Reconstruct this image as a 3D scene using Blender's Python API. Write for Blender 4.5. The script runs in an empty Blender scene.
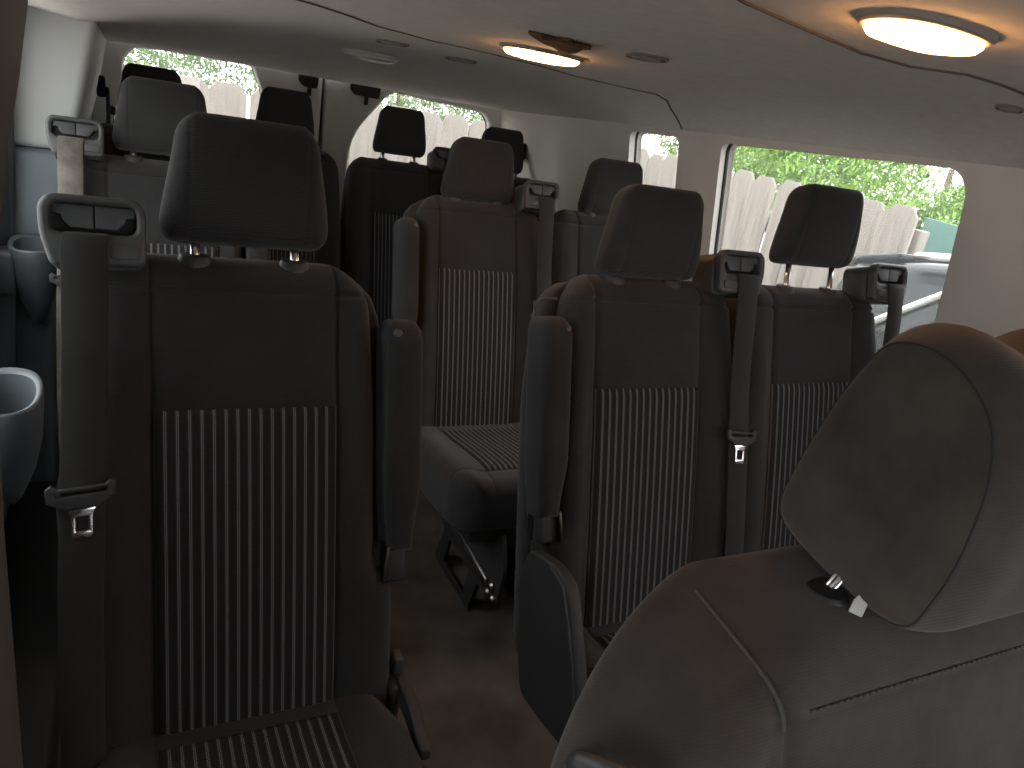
import bpy, bmesh, math, random
from mathutils import Vector, Matrix
random.seed(7)
C = bpy.context.scene.collection
PI = math.pi
FLOOR = -0.42
TH = math.radians(17.445)
SN, CS = math.sin(TH), math.cos(TH)

# ------------------------------------------------------------------ materials
def new_mat(name):
    m = bpy.data.materials.new(name); m.use_nodes = True
    return m, m.node_tree, m.node_tree.nodes['Principled BSDF']

def node(nt, kind, **kw):
    n = nt.nodes.new(kind)
    for k, v in kw.items():
        setattr(n, k, v)
    return n

def plain(name, col, rough=.6, metal=0, var=.12, scale=30, bump=0, bscale=300, spec=.5):
    m, nt, b = new_mat(name)
    b.inputs['Roughness'].default_value = rough
    b.inputs['Metallic'].default_value = metal
    b.inputs['Specular IOR Level'].default_value = spec
    tc = node(nt, 'ShaderNodeTexCoord')
    nz = node(nt, 'ShaderNodeTexNoise'); nz.inputs['Scale'].default_value = scale; nz.inputs['Detail'].default_value = 4
    nt.links.new(tc.outputs['Object'], nz.inputs['Vector'])
    cr = node(nt, 'ShaderNodeValToRGB')
    cr.color_ramp.elements[0].position = .3; cr.color_ramp.elements[1].position = .7
    cr.color_ramp.elements[0].color = [c*(1-var) for c in col]+[1]
    cr.color_ramp.elements[1].color = [min(1, c*(1+var)) for c in col]+[1]
    nt.links.new(nz.outputs['Fac'], cr.inputs['Fac'])
    nt.links.new(cr.outputs['Color'], b.inputs['Base Color'])
    if bump:
        n2 = node(nt, 'ShaderNodeTexNoise'); n2.inputs['Scale'].default_value = bscale
        nt.links.new(tc.outputs['Object'], n2.inputs['Vector'])
        bp = node(nt, 'ShaderNodeBump'); bp.inputs['Strength'].default_value = bump; bp.inputs['Distance'].default_value = .002
        nt.links.new(n2.outputs['Fac'], bp.inputs['Height'])
        nt.links.new(bp.outputs['Normal'], b.inputs['Normal'])
    return m

def mth(nt, op, a, b=None, clamp=False):
    n = node(nt, 'ShaderNodeMath', operation=op); n.use_clamp = clamp
    for i, x in enumerate((a, b)):
        if x is None: continue
        if isinstance(x, (int, float)): n.inputs[i].default_value = x
        else: nt.links.new(x, n.inputs[i])
    return n.outputs[0]

def fabric(name, col, dirt=None, rib=.0032, amount=.45, ribc=.12):
    m, nt, b = new_mat(name)
    b.inputs['Roughness'].default_value = .95
    b.inputs['Specular IOR Level'].default_value = .12
    b.inputs['Sheen Weight'].default_value = .12
    b.inputs['Sheen Roughness'].default_value = .5
    tc = node(nt, 'ShaderNodeTexCoord')
    sp = node(nt, 'ShaderNodeSeparateXYZ'); nt.links.new(tc.outputs['Object'], sp.inputs[0])
    nz = node(nt, 'ShaderNodeTexNoise'); nz.inputs['Scale'].default_value = 9; nz.inputs['Detail'].default_value = 8; nz.inputs['Roughness'].default_value = .65
    nt.links.new(tc.outputs['Object'], nz.inputs['Vector'])
    cr = node(nt, 'ShaderNodeValToRGB')
    d = dirt or [c*1.35 for c in col]
    cr.color_ramp.elements[0].position = .38; cr.color_ramp.elements[1].position = .75
    cr.color_ramp.elements[0].color = list(col)+[1]
    cr.color_ramp.elements[1].color = list(d)+[1]
    nt.links.new(nz.outputs['Fac'], cr.inputs['Fac'])
    yz = mth(nt, 'ADD', sp.outputs['Y'], sp.outputs['Z'])
    n3 = node(nt, 'ShaderNodeTexNoise'); n3.inputs['Scale'].default_value = 60
    nt.links.new(tc.outputs['Object'], n3.inputs['Vector'])
    ph = mth(nt, 'ADD', mth(nt, 'MULTIPLY', yz, 2*PI/rib), mth(nt, 'MULTIPLY', n3.outputs['Fac'], 5.0))
    w = mth(nt, 'SINE', ph)
    n4 = node(nt, 'ShaderNodeTexNoise'); n4.inputs['Scale'].default_value = 900
    nt.links.new(tc.outputs['Object'], n4.inputs['Vector'])
    h = mth(nt, 'ADD', mth(nt, 'MULTIPLY', w, .35), n4.outputs['Fac'])
    bp = node(nt, 'ShaderNodeBump'); bp.inputs['Strength'].default_value = amount; bp.inputs['Distance'].default_value = .0012
    nt.links.new(h, bp.inputs['Height']); nt.links.new(bp.outputs['Normal'], b.inputs['Normal'])
    k = mth(nt, 'MULTIPLY_ADD', w, ribc); k.node.inputs[2].default_value = .95
    mx = node(nt, 'ShaderNodeMix', data_type='RGBA', blend_type='MULTIPLY'); mx.inputs['Factor'].default_value = 1
    nt.links.new(cr.outputs['Color'], mx.inputs['A']); nt.links.new(k, mx.inputs['B'])
    nt.links.new(mx.outputs['Result'], b.inputs['Base Color'])
    return m

def striped(name, dark, light, period=.0152):
    m, nt, b = new_mat(name)
    b.inputs['Roughness'].default_value = .9
    b.inputs['Specular IOR Level'].default_value = .15
    tc = node(nt, 'ShaderNodeTexCoord')
    sp = node(nt, 'ShaderNodeSeparateXYZ'); nt.links.new(tc.outputs['Object'], sp.inputs[0])
    fr = mth(nt, 'FRACT', mth(nt, 'ADD', mth(nt, 'DIVIDE', sp.outputs['X'], period), 50.5))
    yz = mth(nt, 'ADD', sp.outputs['Y'], sp.outputs['Z'])
    dt = mth(nt, 'FRACT', mth(nt, 'DIVIDE', yz, .0042))
    dash = mth(nt, 'GREATER_THAN', dt, .28)
    dash2 = mth(nt, 'GREATER_THAN', mth(nt, 'FRACT', mth(nt, 'ADD', mth(nt, 'DIVIDE', yz, .0042), .5)), .28)
    def band(c, hw):
        return mth(nt, 'LESS_THAN', mth(nt, 'ABSOLUTE', mth(nt, 'SUBTRACT', fr, c)), hw)
    l1 = mth(nt, 'MULTIPLY', band(.41, .042), dash)
    l2 = mth(nt, 'MULTIPLY', band(.55, .042), dash2)
    mask = mth(nt, 'MAXIMUM', l1, l2)
    nz = node(nt, 'ShaderNodeTexNoise'); nz.inputs['Scale'].default_value = 500
    nt.links.new(tc.outputs['Object'], nz.inputs['Vector'])
    mx = node(nt, 'ShaderNodeMix', data_type='RGBA')
    mx.inputs['A'].default_value = list(dark)+[1]; mx.inputs['B'].default_value = list(light)+[1]
    nt.links.new(mask, mx.inputs['Factor'])
    wide = band(.48, .22)
    mx2 = node(nt, 'ShaderNodeMix', data_type='RGBA', blend_type='MULTIPLY')
    mx2.inputs['Factor'].default_value = .8
    nt.links.new(mx.outputs['Result'], mx2.inputs['A']); nt.links.new(nz.outputs['Color'], mx2.inputs['B'])
    mx3 = node(nt, 'ShaderNodeMix', data_type='RGBA', blend_type='ADD')
    nt.links.new(mth(nt, 'MULTIPLY', wide, .012), mx3.inputs['B'])
    mx3.inputs['Factor'].default_value = 1
    nt.links.new(mx2.outputs['Result'], mx3.inputs['A'])
    nt.links.new(mx3.outputs['Result'], b.inputs['Base Color'])
    bp = node(nt, 'ShaderNodeBump'); bp.inputs['Strength'].default_value = .5; bp.inputs['Distance'].default_value = .0015
    tri = mth(nt, 'SINE', mth(nt, 'MULTIPLY', fr, PI))
    nt.links.new(mth(nt, 'ADD', tri, mth(nt, 'MULTIPLY', nz.outputs['Fac'], .4)), bp.inputs['Height'])
    nt.links.new(bp.outputs['Normal'], b.inputs['Normal'])
    return m

def emitter(name, col, s):
    m, nt, b = new_mat(name)
    b.inputs['Base Color'].default_value = (.8, .75, .65, 1)
    b.inputs['Emission Color'].default_value = list(col)+[1]
    b.inputs['Emission Strength'].default_value = s
    return m

def glass(name, tint, haze):
    m, nt, b = new_mat(name)
    out = nt.nodes['Material Output']; nt.nodes.remove(b)
    tr = node(nt, 'ShaderNodeBsdfTransparent'); tr.inputs[0].default_value = list(tint)+[1]
    gl = node(nt, 'ShaderNodeBsdfGlossy'); gl.inputs['Roughness'].default_value = .03
    tl = node(nt, 'ShaderNodeBsdfTranslucent'); tl.inputs[0].default_value = (.9, .95, .92, 1)
    m1 = node(nt, 'ShaderNodeMixShader'); m1.inputs[0].default_value = haze
    nt.links.new(tr.outputs[0], m1.inputs[1]); nt.links.new(tl.outputs[0], m1.inputs[2])
    lw_ = node(nt, 'ShaderNodeLayerWeight'); lw_.inputs['Blend'].default_value = .5
    fz = mth(nt, 'MULTIPLY_ADD', mth(nt, 'POWER', lw_.outputs['Facing'], 5), .25); fz.node.inputs[2].default_value = .02
    m2 = node(nt, 'ShaderNodeMixShader'); nt.links.new(fz, m2.inputs[0])
    nt.links.new(m1.outputs[0], m2.inputs[1]); nt.links.new(gl.outputs[0], m2.inputs[2])
    nt.links.new(m2.outputs[0], out.inputs['Surface'])
    return m

FAB = fabric('charcoal_fabric', (.0265, .0270, .0280), (.037, .0372, .0380))
FABD = fabric('worn_charcoal_fabric', (.029, .025, .0215), (.062, .051, .041), amount=.12, ribc=.03)
STR = striped('striped_fabric', (.033, .034, .036), (.28, .29, .305), .0146)
PLA = plain('black_plastic', (.026, .027, .028), .58, var=.1, bump=.15, bscale=900)
PLG = plain('grey_plastic', (.045, .046, .047), .5, var=.1, bump=.1, bscale=900)
FLAP = plain('flap_plastic', (.042, .045, .048), .5)
GLB = plain('gloss_black', (.014, .014, .015), .3)
BLK = plain('matt_black', (.008, .008, .008), .7)
PIP = plain('seam_thread', (.012, .012, .012), .9)
THR = plain('pale_thread', (.045, .040, .035), .9)
CHR = plain('chrome', (.75, .75, .76), .18, 1, var=.02)
STL = plain('dull_steel', (.35, .34, .33), .35, 1, var=.2)
DST = plain('dark_steel', (.10, .085, .075), .4, 1, var=.2)
WEB = fabric('black_webbing', (.030, .030, .030), (.040, .040, .039), rib=.002, amount=.3)
WEBD = fabric('dusty_webbing', (.085, .079, .070), (.27, .245, .21), rib=.002, amount=.3)
WALL = plain('pale_grey_panel', (.41, .425, .415), .65, var=.03, scale=6, bump=.08, bscale=500)
WALLR = plain('warm_grey_panel', (.54, .51, .465), .65, var=.04, scale=6, bump=.08, bscale=500)
WALLB = plain('blue_grey_panel', (.135, .16, .175), .55, var=.05, scale=6, bump=.08, bscale=500)
CUPM = plain('blue_grey_plastic', (.09, .105, .115), .45, var=.05)
PILL = plain('brown_grey_panel', (.062, .054, .050), .6, var=.06, scale=8)
CEIL = plain('headliner_cloth', (.62, .595, .56), .95, var=.05, scale=40, bump=.3, bscale=420, spec=.1)
GROO = plain('headliner_seam', (.08, .075, .07), .9)
CARP = plain('dirty_carpet', (.088, .076, .064), .98, var=.35, scale=7, bump=.6, bscale=500, spec=.1)
DOOR = plain('door_trim', (.55, .54, .50), .6, var=.04, scale=5)
TORN = plain('torn_foam', (.085, .048, .024), .95, var=.6, scale=90, bump=.8, bscale=160)
WOODM = None
LENS = emitter('lit_lens', (1.0, .46, .14), 20.0)
BEZ = plain('bezel_grey', (.24, .22, .20), .5)
VENT = plain('vent_grey', (.13, .125, .12), .6)
LENSO = plain('unlit_lens', (.42, .42, .40), .3)
GLS = glass('window_glass', (.97, .97, .955), .015)
LEAF = plain('leaf_green', (.22, .36, .08), .6, var=.5, scale=3)
LEAF2 = plain('leaf_dark_green', (.18, .27, .12), .6, var=.5, scale=3)
BARK = plain('bark', (.16, .12, .09), .9, var=.3)
DIRT = plain('dirt_ground', (.50, .465, .425), .95, var=.25, scale=2)
TEAL = plain('teal_paint', (.07, .15, .125), .6)
CARB = plain('dark_car_paint', (.012, .014, .016), .2, var=.05, spec=.10)
CARG = plain('dark_car_glass', (.012, .015, .016), .08, var=.6, scale=5, spec=.3)  # blotchy base colour stands in for mottled reflections on the glass
RUB = plain('tyre_rubber', (.02, .02, .02), .9)
RED = plain('tail_lamp_red', (.35, .02, .02), .2)

def wood():
    m, nt, b = new_mat('weathered_pine')
    b.inputs['Roughness'].default_value = .85
    tc = node(nt, 'ShaderNodeTexCoord')
    mp = node(nt, 'ShaderNodeMapping'); mp.inputs['Scale'].default_value = (14, 14, 1.1)
    nt.links.new(tc.outputs['Object'], mp.inputs['Vector'])
    nz = node(nt, 'ShaderNodeTexNoise'); nz.inputs['Scale'].default_value = 2.2; nz.inputs['Detail'].default_value = 6; nz.inputs['Distortion'].default_value = .6
    nt.links.new(mp.outputs[0], nz.inputs['Vector'])
    cr = node(nt, 'ShaderNodeValToRGB')
    e = cr.color_ramp.elements
    e[0].position = .28; e[0].color = (.165, .142, .12, 1)
    e[1].position = .62; e[1].color = (.265, .237, .21, 1)
    nt.links.new(nz.outputs['Fac'], cr.inputs['Fac'])
    vo = node(nt, 'ShaderNodeTexVoronoi'); vo.inputs['Scale'].default_value = 3.1
    nt.links.new(tc.outputs['Object'], vo.inputs['Vector'])
    kn = mth(nt, 'LESS_THAN', vo.outputs['Distance'], .06)
    mx = node(nt, 'ShaderNodeMix', data_type='RGBA')
    nt.links.new(mth(nt, 'MULTIPLY', kn, .6), mx.inputs['Factor'])
    nt.links.new(cr.outputs['Color'], mx.inputs['A']); mx.inputs['B'].default_value = (.25, .17, .11, 1)
    nt.links.new(mx.outputs['Result'], b.inputs['Base Color'])
    return m
WOODM = wood()

# ------------------------------------------------------------------ object helpers
def link(name, me, mat, parent=None):
    o = bpy.data.objects.new(name, me)
    if mat and not me.materials: me.materials.append(mat)
    C.objects.link(o)
    if parent: o.parent = parent
    return o

def thing(name, label, cat, loc=(0, 0, 0), group=None, rz=0):
    o = bpy.data.objects.new(name, None); C.objects.link(o)
    o.empty_display_size = .05
    o.location = loc; o.rotation_euler = (0, 0, rz); o['label'] = label; o['category'] = cat
    if group: o['group'] = group
    return o

def tag(o, label, cat, group=None):
    o['label'] = label; o['category'] = cat
    if group: o['group'] = group
    return o

def struct(o, label=None):
    o['kind'] = 'structure'
    if label: o['label'] = label
    return o

def mesh(name, verts, faces, smooth=True):
    me = bpy.data.meshes.new(name)
    me.from_pydata([tuple(v) for v in verts], [], faces)
    bm = bmesh.new(); bm.from_mesh(me)
    bmesh.ops.recalc_face_normals(bm, faces=bm.faces)
    bm.to_mesh(me); bm.free()
    if smooth:
        for p in me.polygons: p.use_smooth = True
    return me

def join(name, meshes):
    bm = bmesh.new()
    for m in meshes: bm.from_mesh(m)
    me = bpy.data.meshes.new(name); bm.to_mesh(me); bm.free()
    return me

def sharpen(me, ang=35):
    me.set_sharp_from_angle(angle=math.radians(ang))
    return me

def rbox(name, c, d, bev=.003, fn=None, seg=2):
    bm = bmesh.new(); bmesh.ops.create_cube(bm, size=1)
    for v in bm.verts: v.co = Vector((v.co.x*d[0]+c[0], v.co.y*d[1]+c[1], v.co.z*d[2]+c[2]))
    if bev: bmesh.ops.bevel(bm, geom=bm.edges[:], offset=bev, segments=seg, affect='EDGES', profile=.5)
    if fn:
        for v in bm.verts: v.co = Vector(fn(*v.co))
        bmesh.ops.recalc_face_normals(bm, faces=bm.faces)
    me = bpy.data.meshes.new(name); bm.to_mesh(me); bm.free()
    for p in me.polygons: p.use_smooth = True
    return sharpen(me, 50)

def tube(name, pts, r, seg=8, cap=True, rs=None):
    pts = [Vector(p) for p in pts]; V = []; F = []
    up = Vector((0, 0, 1)); prev = None
    for i, p in enumerate(pts):
        t = (pts[min(i+1, len(pts)-1)]-pts[max(i-1, 0)]).normalized()
        if prev is None:
            a = t.cross(up)
            if a.length < .1: a = t.cross(Vector((1, 0, 0)))
        else:
            a = prev - t*prev.dot(t)
        a.normalize(); b = t.cross(a); prev = a
        rr = rs[i] if rs else r
        for k in range(seg):
            w = 2*PI*k/seg
            V.append(p + a*math.cos(w)*rr + b*math.sin(w)*rr)
    for i in range(len(pts)-1):
        for k in range(seg):
            F.append((i*seg+k, i*seg+(k+1) % seg, (i+1)*seg+(k+1) % seg, (i+1)*seg+k))
    if cap:
        F.append(tuple(range(seg))[::-1]); F.append(tuple((len(pts)-1)*seg+k for k in range(seg)))
    return mesh(name, V, F)

def ribbon(name, pts, wdir, w, t=.0016, fn=None):
    """flat webbing strip along pts"""
    pts = [Vector(p) for p in pts]; W = Vector(wdir).normalized(); V = []; F = []
    for i, p in enumerate(pts):
        tg = (pts[min(i+1, len(pts)-1)]-pts[max(i-1, 0)]).normalized()
        n = tg.cross(W).normalized()
        for a, b in ((-.5, -.5), (-.46, .5), (.46, .5), (.5, -.5)):
            V.append(p+W*w*a+n*t*b)
    for i in range(len(pts)-1):
        for k in range(4):
            F.append((i*4+k, i*4+(k+1) % 4, (i+1)*4+(k+1) % 4, (i+1)*4+k))
    F.append((3, 2, 1, 0)); L = (len(pts)-1)*4; F.append((L, L+1, L+2, L+3))
    if fn: V = [fn(*v) for v in V]
    return sharpen(mesh(name, V, F), 60)

def rpoly(pts, r=.02, seg=6):
    """round the corners of a 2-D polygon; r may be a list"""
    n = len(pts); out = []
    for i in range(n):
        rr = r[i] if isinstance(r, (list, tuple)) else r
        p = Vector(pts[i]); a = Vector(pts[i-1])-p; b = Vector(pts[(i+1) % n])-p
        d = min(rr, a.length*.48, b.length*.48)
        if d < 1e-5: out.append(tuple(p)); continue
        a = p+a.normalized()*d; b = p+b.normalized()*d
        for k in range(seg+1):
            t = k/seg
            q = a*(1-t)**2+p*2*t*(1-t)+b*t*t
            out.append((q.x, q.y))
    return out

def extr(name, outer, holes=(), depth=.02, bev=0, fn=None, bres=2, ang=40):
    """2-D outline with holes, extruded (z in 0..depth), then mapped by fn(a,b,c)"""
    cu = bpy.data.curves.new('tmp', 'CURVE'); cu.dimensions = '2D'; cu.fill_mode = 'BOTH'
    for poly in [outer]+list(holes):
        s = cu.splines.new('POLY'); s.points.add(len(poly)-1)
        for q, p in zip(s.points, poly): q.co = (p[0], p[1], 0, 1)
        s.use_cyclic_u = True
    cu.extrude = max(depth/2-bev, 1e-5)
    cu.bevel_depth = bev; cu.bevel_resolution = bres
    cu.offset = -bev
    o = bpy.data.objects.new('tmp', cu); C.objects.link(o)
    dg = bpy.context.evaluated_depsgraph_get()
    me = bpy.data.meshes.new_from_object(o.evaluated_get(dg))
    C.objects.unlink(o); bpy.data.objects.remove(o); bpy.data.curves.remove(cu)
    me.name = name
    bm = bmesh.new(); bm.from_mesh(me)
    bmesh.ops.remove_doubles(bm, verts=bm.verts, dist=1e-5)
    for v in bm.verts:
        c = (v.co.x, v.co.y, v.co.z+depth/2)
        v.co = Vector(fn(*c) if fn else c)
    bmesh.ops.recalc_face_normals(bm, faces=bm.faces)
    bm.to_mesh(me); bm.free()
    for p in me.polygons: p.use_smooth = True
    return sharpen(me, ang)

def roll(d, r):
    if d >= r: return 0.0
    t = 1-max(d, 0)/r
    return r*(1-math.sqrt(max(0, 1-t*t)))

def smooth(t):
    t = max(0, min(1, t)); return t*t*(3-2*t)

def solid(name, fn, v0, v1, hl, hr, uc, nf, nb, rF, rB, seams=(), g=.0022, gw=.0035, ni=14, nv=36, no=11, vroll=(1, 1), usel=1):
    """closed upholstered body: a front height field and a back one over an outline"""
    inner = sorted(set([-uc+2*uc*i/ni for i in range(ni+1)] + [s*(uc-k) for s in (-1, 1) for k in (.003, .007)]))
    fo = [math.sin(PI/2*i/no) for i in range(1, no+1)]
    fo = sorted(set([.03, .07]+fo))
    rows = set(); L = v1-v0
    for i in range(nv+1): rows.add(round(v0+L*(.5-.5*math.cos(PI*i/nv)), 5))
    for i in range(nv+1): rows.add(round(v0+L*i/nv, 5))
    for s in seams:
        for k in (-.006, -.003, 0, .003, .006): rows.add(round(s+k, 5))
    rows = sorted(rows)
    rr = [rows[0]]
    for r_ in rows[1:]:
        if r_-rr[-1] > .0007: rr.append(r_)
    rr[-1] = v1; rows = rr
    ncol = len(inner)+2*len(fo)
    FR = []; BK = []
    for v in rows:
        L_, R_ = hl(v), hr(v)
        ul = min(uc, L_*.93); ur = min(uc, R_*.93)
        us = [-(ul+f*(L_-ul)) for f in reversed(fo)] + [a*(ul if a < 0 else ur)/uc for a in inner] + [ur+f*(R_-ur) for f in fo]
        for u in us:
            hw = L_ if u < 0 else R_
            d = min(hw-abs(u), (v1-v)/vroll[1] if vroll[1] else 9, (v-v0)/vroll[0] if vroll[0] else 9)
            n = nf(u, v)
            if usel: n -= g*math.exp(-((abs(u)-uc)/gw)**2)
            for s in seams: n -= g*math.exp(-((v-s)/gw)**2)
            FR.append(fn(u, v, n-roll(d, rF)))
            BK.append(fn(u, v, nb(u, v)+roll(d, rB)))
    nr = len(rows); F = []; off = len(FR)
    for i in range(nr-1):
        for j in range(ncol-1):
            a = i*ncol+j
            F.append((a, a+1, a+ncol+1, a+ncol)); F.append((off+a, off+a+ncol, off+a+ncol+1, off+a+1))
    ring = [j for j in range(ncol)] + [i*ncol+ncol-1 for i in range(1, nr)] + [(nr-1)*ncol+j for j in range(ncol-2, -1, -1)] + [i*ncol for i in range(nr-2, 0, -1)]
    for k in range(len(ring)):
        a, b = ring[k], ring[(k+1) % len(ring)]
        F.append((a, off+a, off+b, b))
    return mesh(name, FR+BK, F)

def sheet(name, fn, us, vs, nf, lift, skirt):
    """raised insert panel lying on a front surface"""
    V = []; F = []; nu = len(us)
    for v in vs:
        for u in us: V.append(fn(u, v, nf(u, v)+lift))
    for i in range(len(vs)-1):
        for j in range(nu-1): F.append((i*nu+j, i*nu+j+1, (i+1)*nu+j+1, (i+1)*nu+j))
    ring = list(range(nu))+[i*nu+nu-1 for i in range(1, len(vs))]+[(len(vs)-1)*nu+j for j in range(nu-2, -1, -1)]+[i*nu for i in range(len(vs)-2, 0, -1)]
    base = len(V)
    for k in ring:
        i, j = divmod(k, nu); V.append(fn(us[j], vs[i], nf(us[j], vs[i])-skirt))
    for k in range(len(ring)):
        k2 = (k+1) % len(ring)
        F.append((ring[k], base+k, base+k2, ring[k2]))
    F.append(tuple(base+k for k in range(len(ring))))
    return mesh(name, V, F)

def lin(a, b, n): return [a+(b-a)*i/n for i in range(n+1)]

# ------------------------------------------------------------------ passenger seat meshes (local origin on the floor under the back/cushion crease)
def bk(u, v, n): return (u, v*SN-n*CS, v*CS+n*SN-FLOOR)          # backrest frame
def cu(u, w, n): return (u, -w, n-FLOOR)                          # cushion frame: w runs forward, n up

UC, VT, VTOP = .117, .566, .612
def corner(v, w, top, rc):
    t = v-(top-rc)
    if t <= 0: return w
    return w-rc+math.sqrt(max(0, rc*rc-t*t))
def side_w(v, arm):
    w = .204 if not arm else .204-.030*smooth((v-.13)/.06)
    return corner(v, w-.006*smooth((v-.3)/.3), VTOP+.002, .075)
def back_front(u, v):
    n = .006*math.sin(PI*min(1, max(0, (v+.05)/.6)))
    a = abs(u)
    if a > UC: n += .016*smooth((a-UC)/.045)*(1-.6*smooth((v-.42)/.15))
    if v > VT: n -= .020*((v-VT)/.05)**1.5
    return n
SEAMS_BACK = (VT,)
def make_back(arm):
    al = arm < 0; ar = arm > 0
    return solid('backrest', bk, -.05, VTOP, lambda v: side_w(v, al), lambda v: side_w(v, ar), UC,
                 back_front, lambda u, v: -.088, .034, .03, seams=SEAMS_BACK, g=.006, gw=.0034, ni=16, nv=34, no=12)
BACKS = {a: make_back(a) for a in (-1, 0, 1)}
SHELL = solid('back_shell', bk, -.08, VTOP-.012, lambda v: corner(v, .213-.02*smooth((v-.35)/.25), VTOP-.012, .07), lambda v: corner(v, .213-.02*smooth((v-.35)/.25), VTOP-.012, .07), .1,
              lambda u, v: -.052, lambda u, v: -.115, .016, .03, ni=4, nv=20, no=7, usel=0)
PANEL = sheet('striped_back_panel', bk, lin(-.1155, .1155, 26), lin(-.03, .411, 50), lambda u, v: back_front(u, v)+.0035*min(1, (.1155-abs(u))/.012)*min(1, (.411-v)/.012), .0006, .006)

def head_mesh(ext=0):
    a0, a1 = .621, .778
    def hw(v):
        t = (v-a0)/(a1-a0)
        w = .1075-.021*smooth(t)**1.0
        w = corner(v, w, a1, .032)
        s = (a0+.03)-v
        if s > 0: w = w-.022+math.sqrt(max(0, .022**2-(s*.022/.03)**2))
        return w
    def nf(u, v):
        t = (v-a0)/(a1-a0)
        return .004+.042*t+.006*math.sin(PI*t)-.16*u*u*2.2
    def nb(u, v):
        t = (v-a0)/(a1-a0)
        return -.064+.034*t+.4*u*u
    return solid('headrest', lambda u, v, n: bk(u, v+ext, n), a0, a1, hw, hw, .072, nf, nb, .024, .034, g=.0012, gw=.0022, ni=10, nv=24, no=12)
HEADS = {}
def head(ext):
    if ext not in HEADS: HEADS[ext] = head_mesh(ext)
    return HEADS[ext]
POSTS = {}
def post(ext, s):
    k = (ext, s)
    if k not in POSTS:
        POSTS[k] = tube('headrest_post', [bk(s*.0635, v, -.026+(v-.6)*.08) for v in (.55, .60, .64+ext)], .0058, 10)
    return POSTS[k]
def lathe(name, prof, fn, seg=20, sx=1, sy=1):
    V = []; F = []
    for r, h in prof:
        for k in range(seg):
            w = 2*PI*k/seg; V.append(fn(r*math.cos(w)*sx, r*math.sin(w)*sy, h))
    for i in range(len(prof)-1):
        for k in range(seg): F.append((i*seg+k, i*seg+(k+1) % seg, (i+1)*seg+(k+1) % seg, (i+1)*seg+k))
    F.append(tuple(range(seg))[::-1]); F.append(tuple((len(prof)-1)*seg+k for k in range(seg)))
    return sharpen(mesh(name, V, F), 40)
COLLAR = {s: lathe('post_collar', [(.015, -.02), (.0195, -.010), (.0205, -.002), (.018, .004), (.010, .006)], lambda a, b, h, s=s: bk(s*.0635+a, .608+h-b*.25, -.028+b*.8), 20) for s in (-1, 1)}

# cushion
CW = .20
def cush_w(w):
    k = .215 if w > -1 else 0
    hw = .178+.026*smooth((w+.02)/.12)
    t = w-(.405-.075)
    if t > 0: hw = hw-.075+math.sqrt(max(0, .075**2-t*t))
    return hw
def cush_top(u, w):
    n = -.016+.040*smooth((w-.0)/.34)
    a = abs(u)
    if a > UC: n += .010*smooth((a-UC)/.05)
    return n
CUSH = solid('cushion', cu, -.045, .405, cush_w, cush_w, UC, cush_top, lambda u, w: -.125+.02*smooth((w-.2)/.2), .034, .022, seams=(.335,), ni=14, nv=28, no=11)
CPANEL = sheet('striped_seat_panel', cu, lin(-.1155, .1155, 26), lin(.035, .332, 34), lambda u, w: cush_top(u, w)+.0035*min(1, (.1155-abs(u))/.012)*min(1, (.332-w)/.012, (w-.035)/.012), .0006, .006)
CPAN = rbox('seat_pan', (0, -.19, -.135-FLOOR), (.30, .36, .03), .006)

def leg_mesh(s):
    x = s*.072
    outer = rpoly([(.03, -.118), (-.40, -.118), (-.435, -.20), (-.43, -.305), (-.32, -.31), (-.29, FLOOR+.012), (-.30, FLOOR), (-.05, FLOOR), (-.04, FLOOR+.012), (-.08, -.30), (.0, -.28), (.03, -.25)], .008, 3)
    holes = [rpoly([(-.05, -.15), (-.18, -.15), (-.18, -.21), (-.05, -.21)], .012, 4), rpoly([(-.12, -.31), (-.26, -.31), (-.245, -.40), (-.10, -.40)], .012, 4)]
    return extr('leg', outer, holes, .012, .002, fn=lambda a, b, c: (x+c-.006, a, b-FLOOR))
LEG = {s: leg_mesh(s) for s in (-1, 1)}
STRUT = {s: rbox('leg_strut', (0, 0, 0), (.012, .25, .022), .005, fn=lambda a, b, c, s=s: (s*(.082+a), -.25+b, -.255+c+b*.1-FLOOR)) for s in (-1, 1)}
BOLT = {s: [lathe('leg_bolt', [(.012, 0), (.012, .006), (.007, .011)], lambda a, b, h, s=s, y=y, z=z: (s*(.077+h), y+a, z+b-FLOOR), 10) for y, z in ((-.400, -.262), (-.415, -.288), (-.385, -.290))] for s in (-1, 1)}

# armrest folded up beside the backrest
def arm_mesh(s):
    def f(u, v, n): return bk(s*(.2085+u), v, n)
    return solid('armrest', f, .195, .535, lambda v: corner(v, .0265-.007*smooth((.30-v)/.1), .536, .0225), lambda v: corner(v, .0265-.007*smooth((.30-v)/.1), .536, .0225), .006,
                 lambda u, v: .040-.012*smooth((.32-v)/.12)-.012*smooth((v-.50)/.035), lambda u, v: -.045, .017, .02, ni=2, nv=22, no=7, usel=0)
ARM = {s: arm_mesh(s) for s in (-1, 1)}
ARMCAP = {s: rbox('armrest_end', (0, 0, 0), (.034, .030, .062), .006, fn=lambda a, b, c, s=s: bk(s*(.204+a), .178+c, -.005-b)) for s in (-1, 1)}
ARMPIV = {s: rbox('armrest_lever', (0, 0, 0), (.006, .016, .055), .002, fn=lambda a, b, c, s=s: bk(s*(.187+a)+c*s*.12, .178+c, .014-b)) for s in (-1, 1)}
ARMTAB = {s: lathe('armrest_rivet', [(.007, 0), (.007, .004), (.004, .007)], lambda a, b, h, s=s: bk(s*(.195+a), .515+b, .030+h), 10) for s in (-1, 1)}
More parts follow.
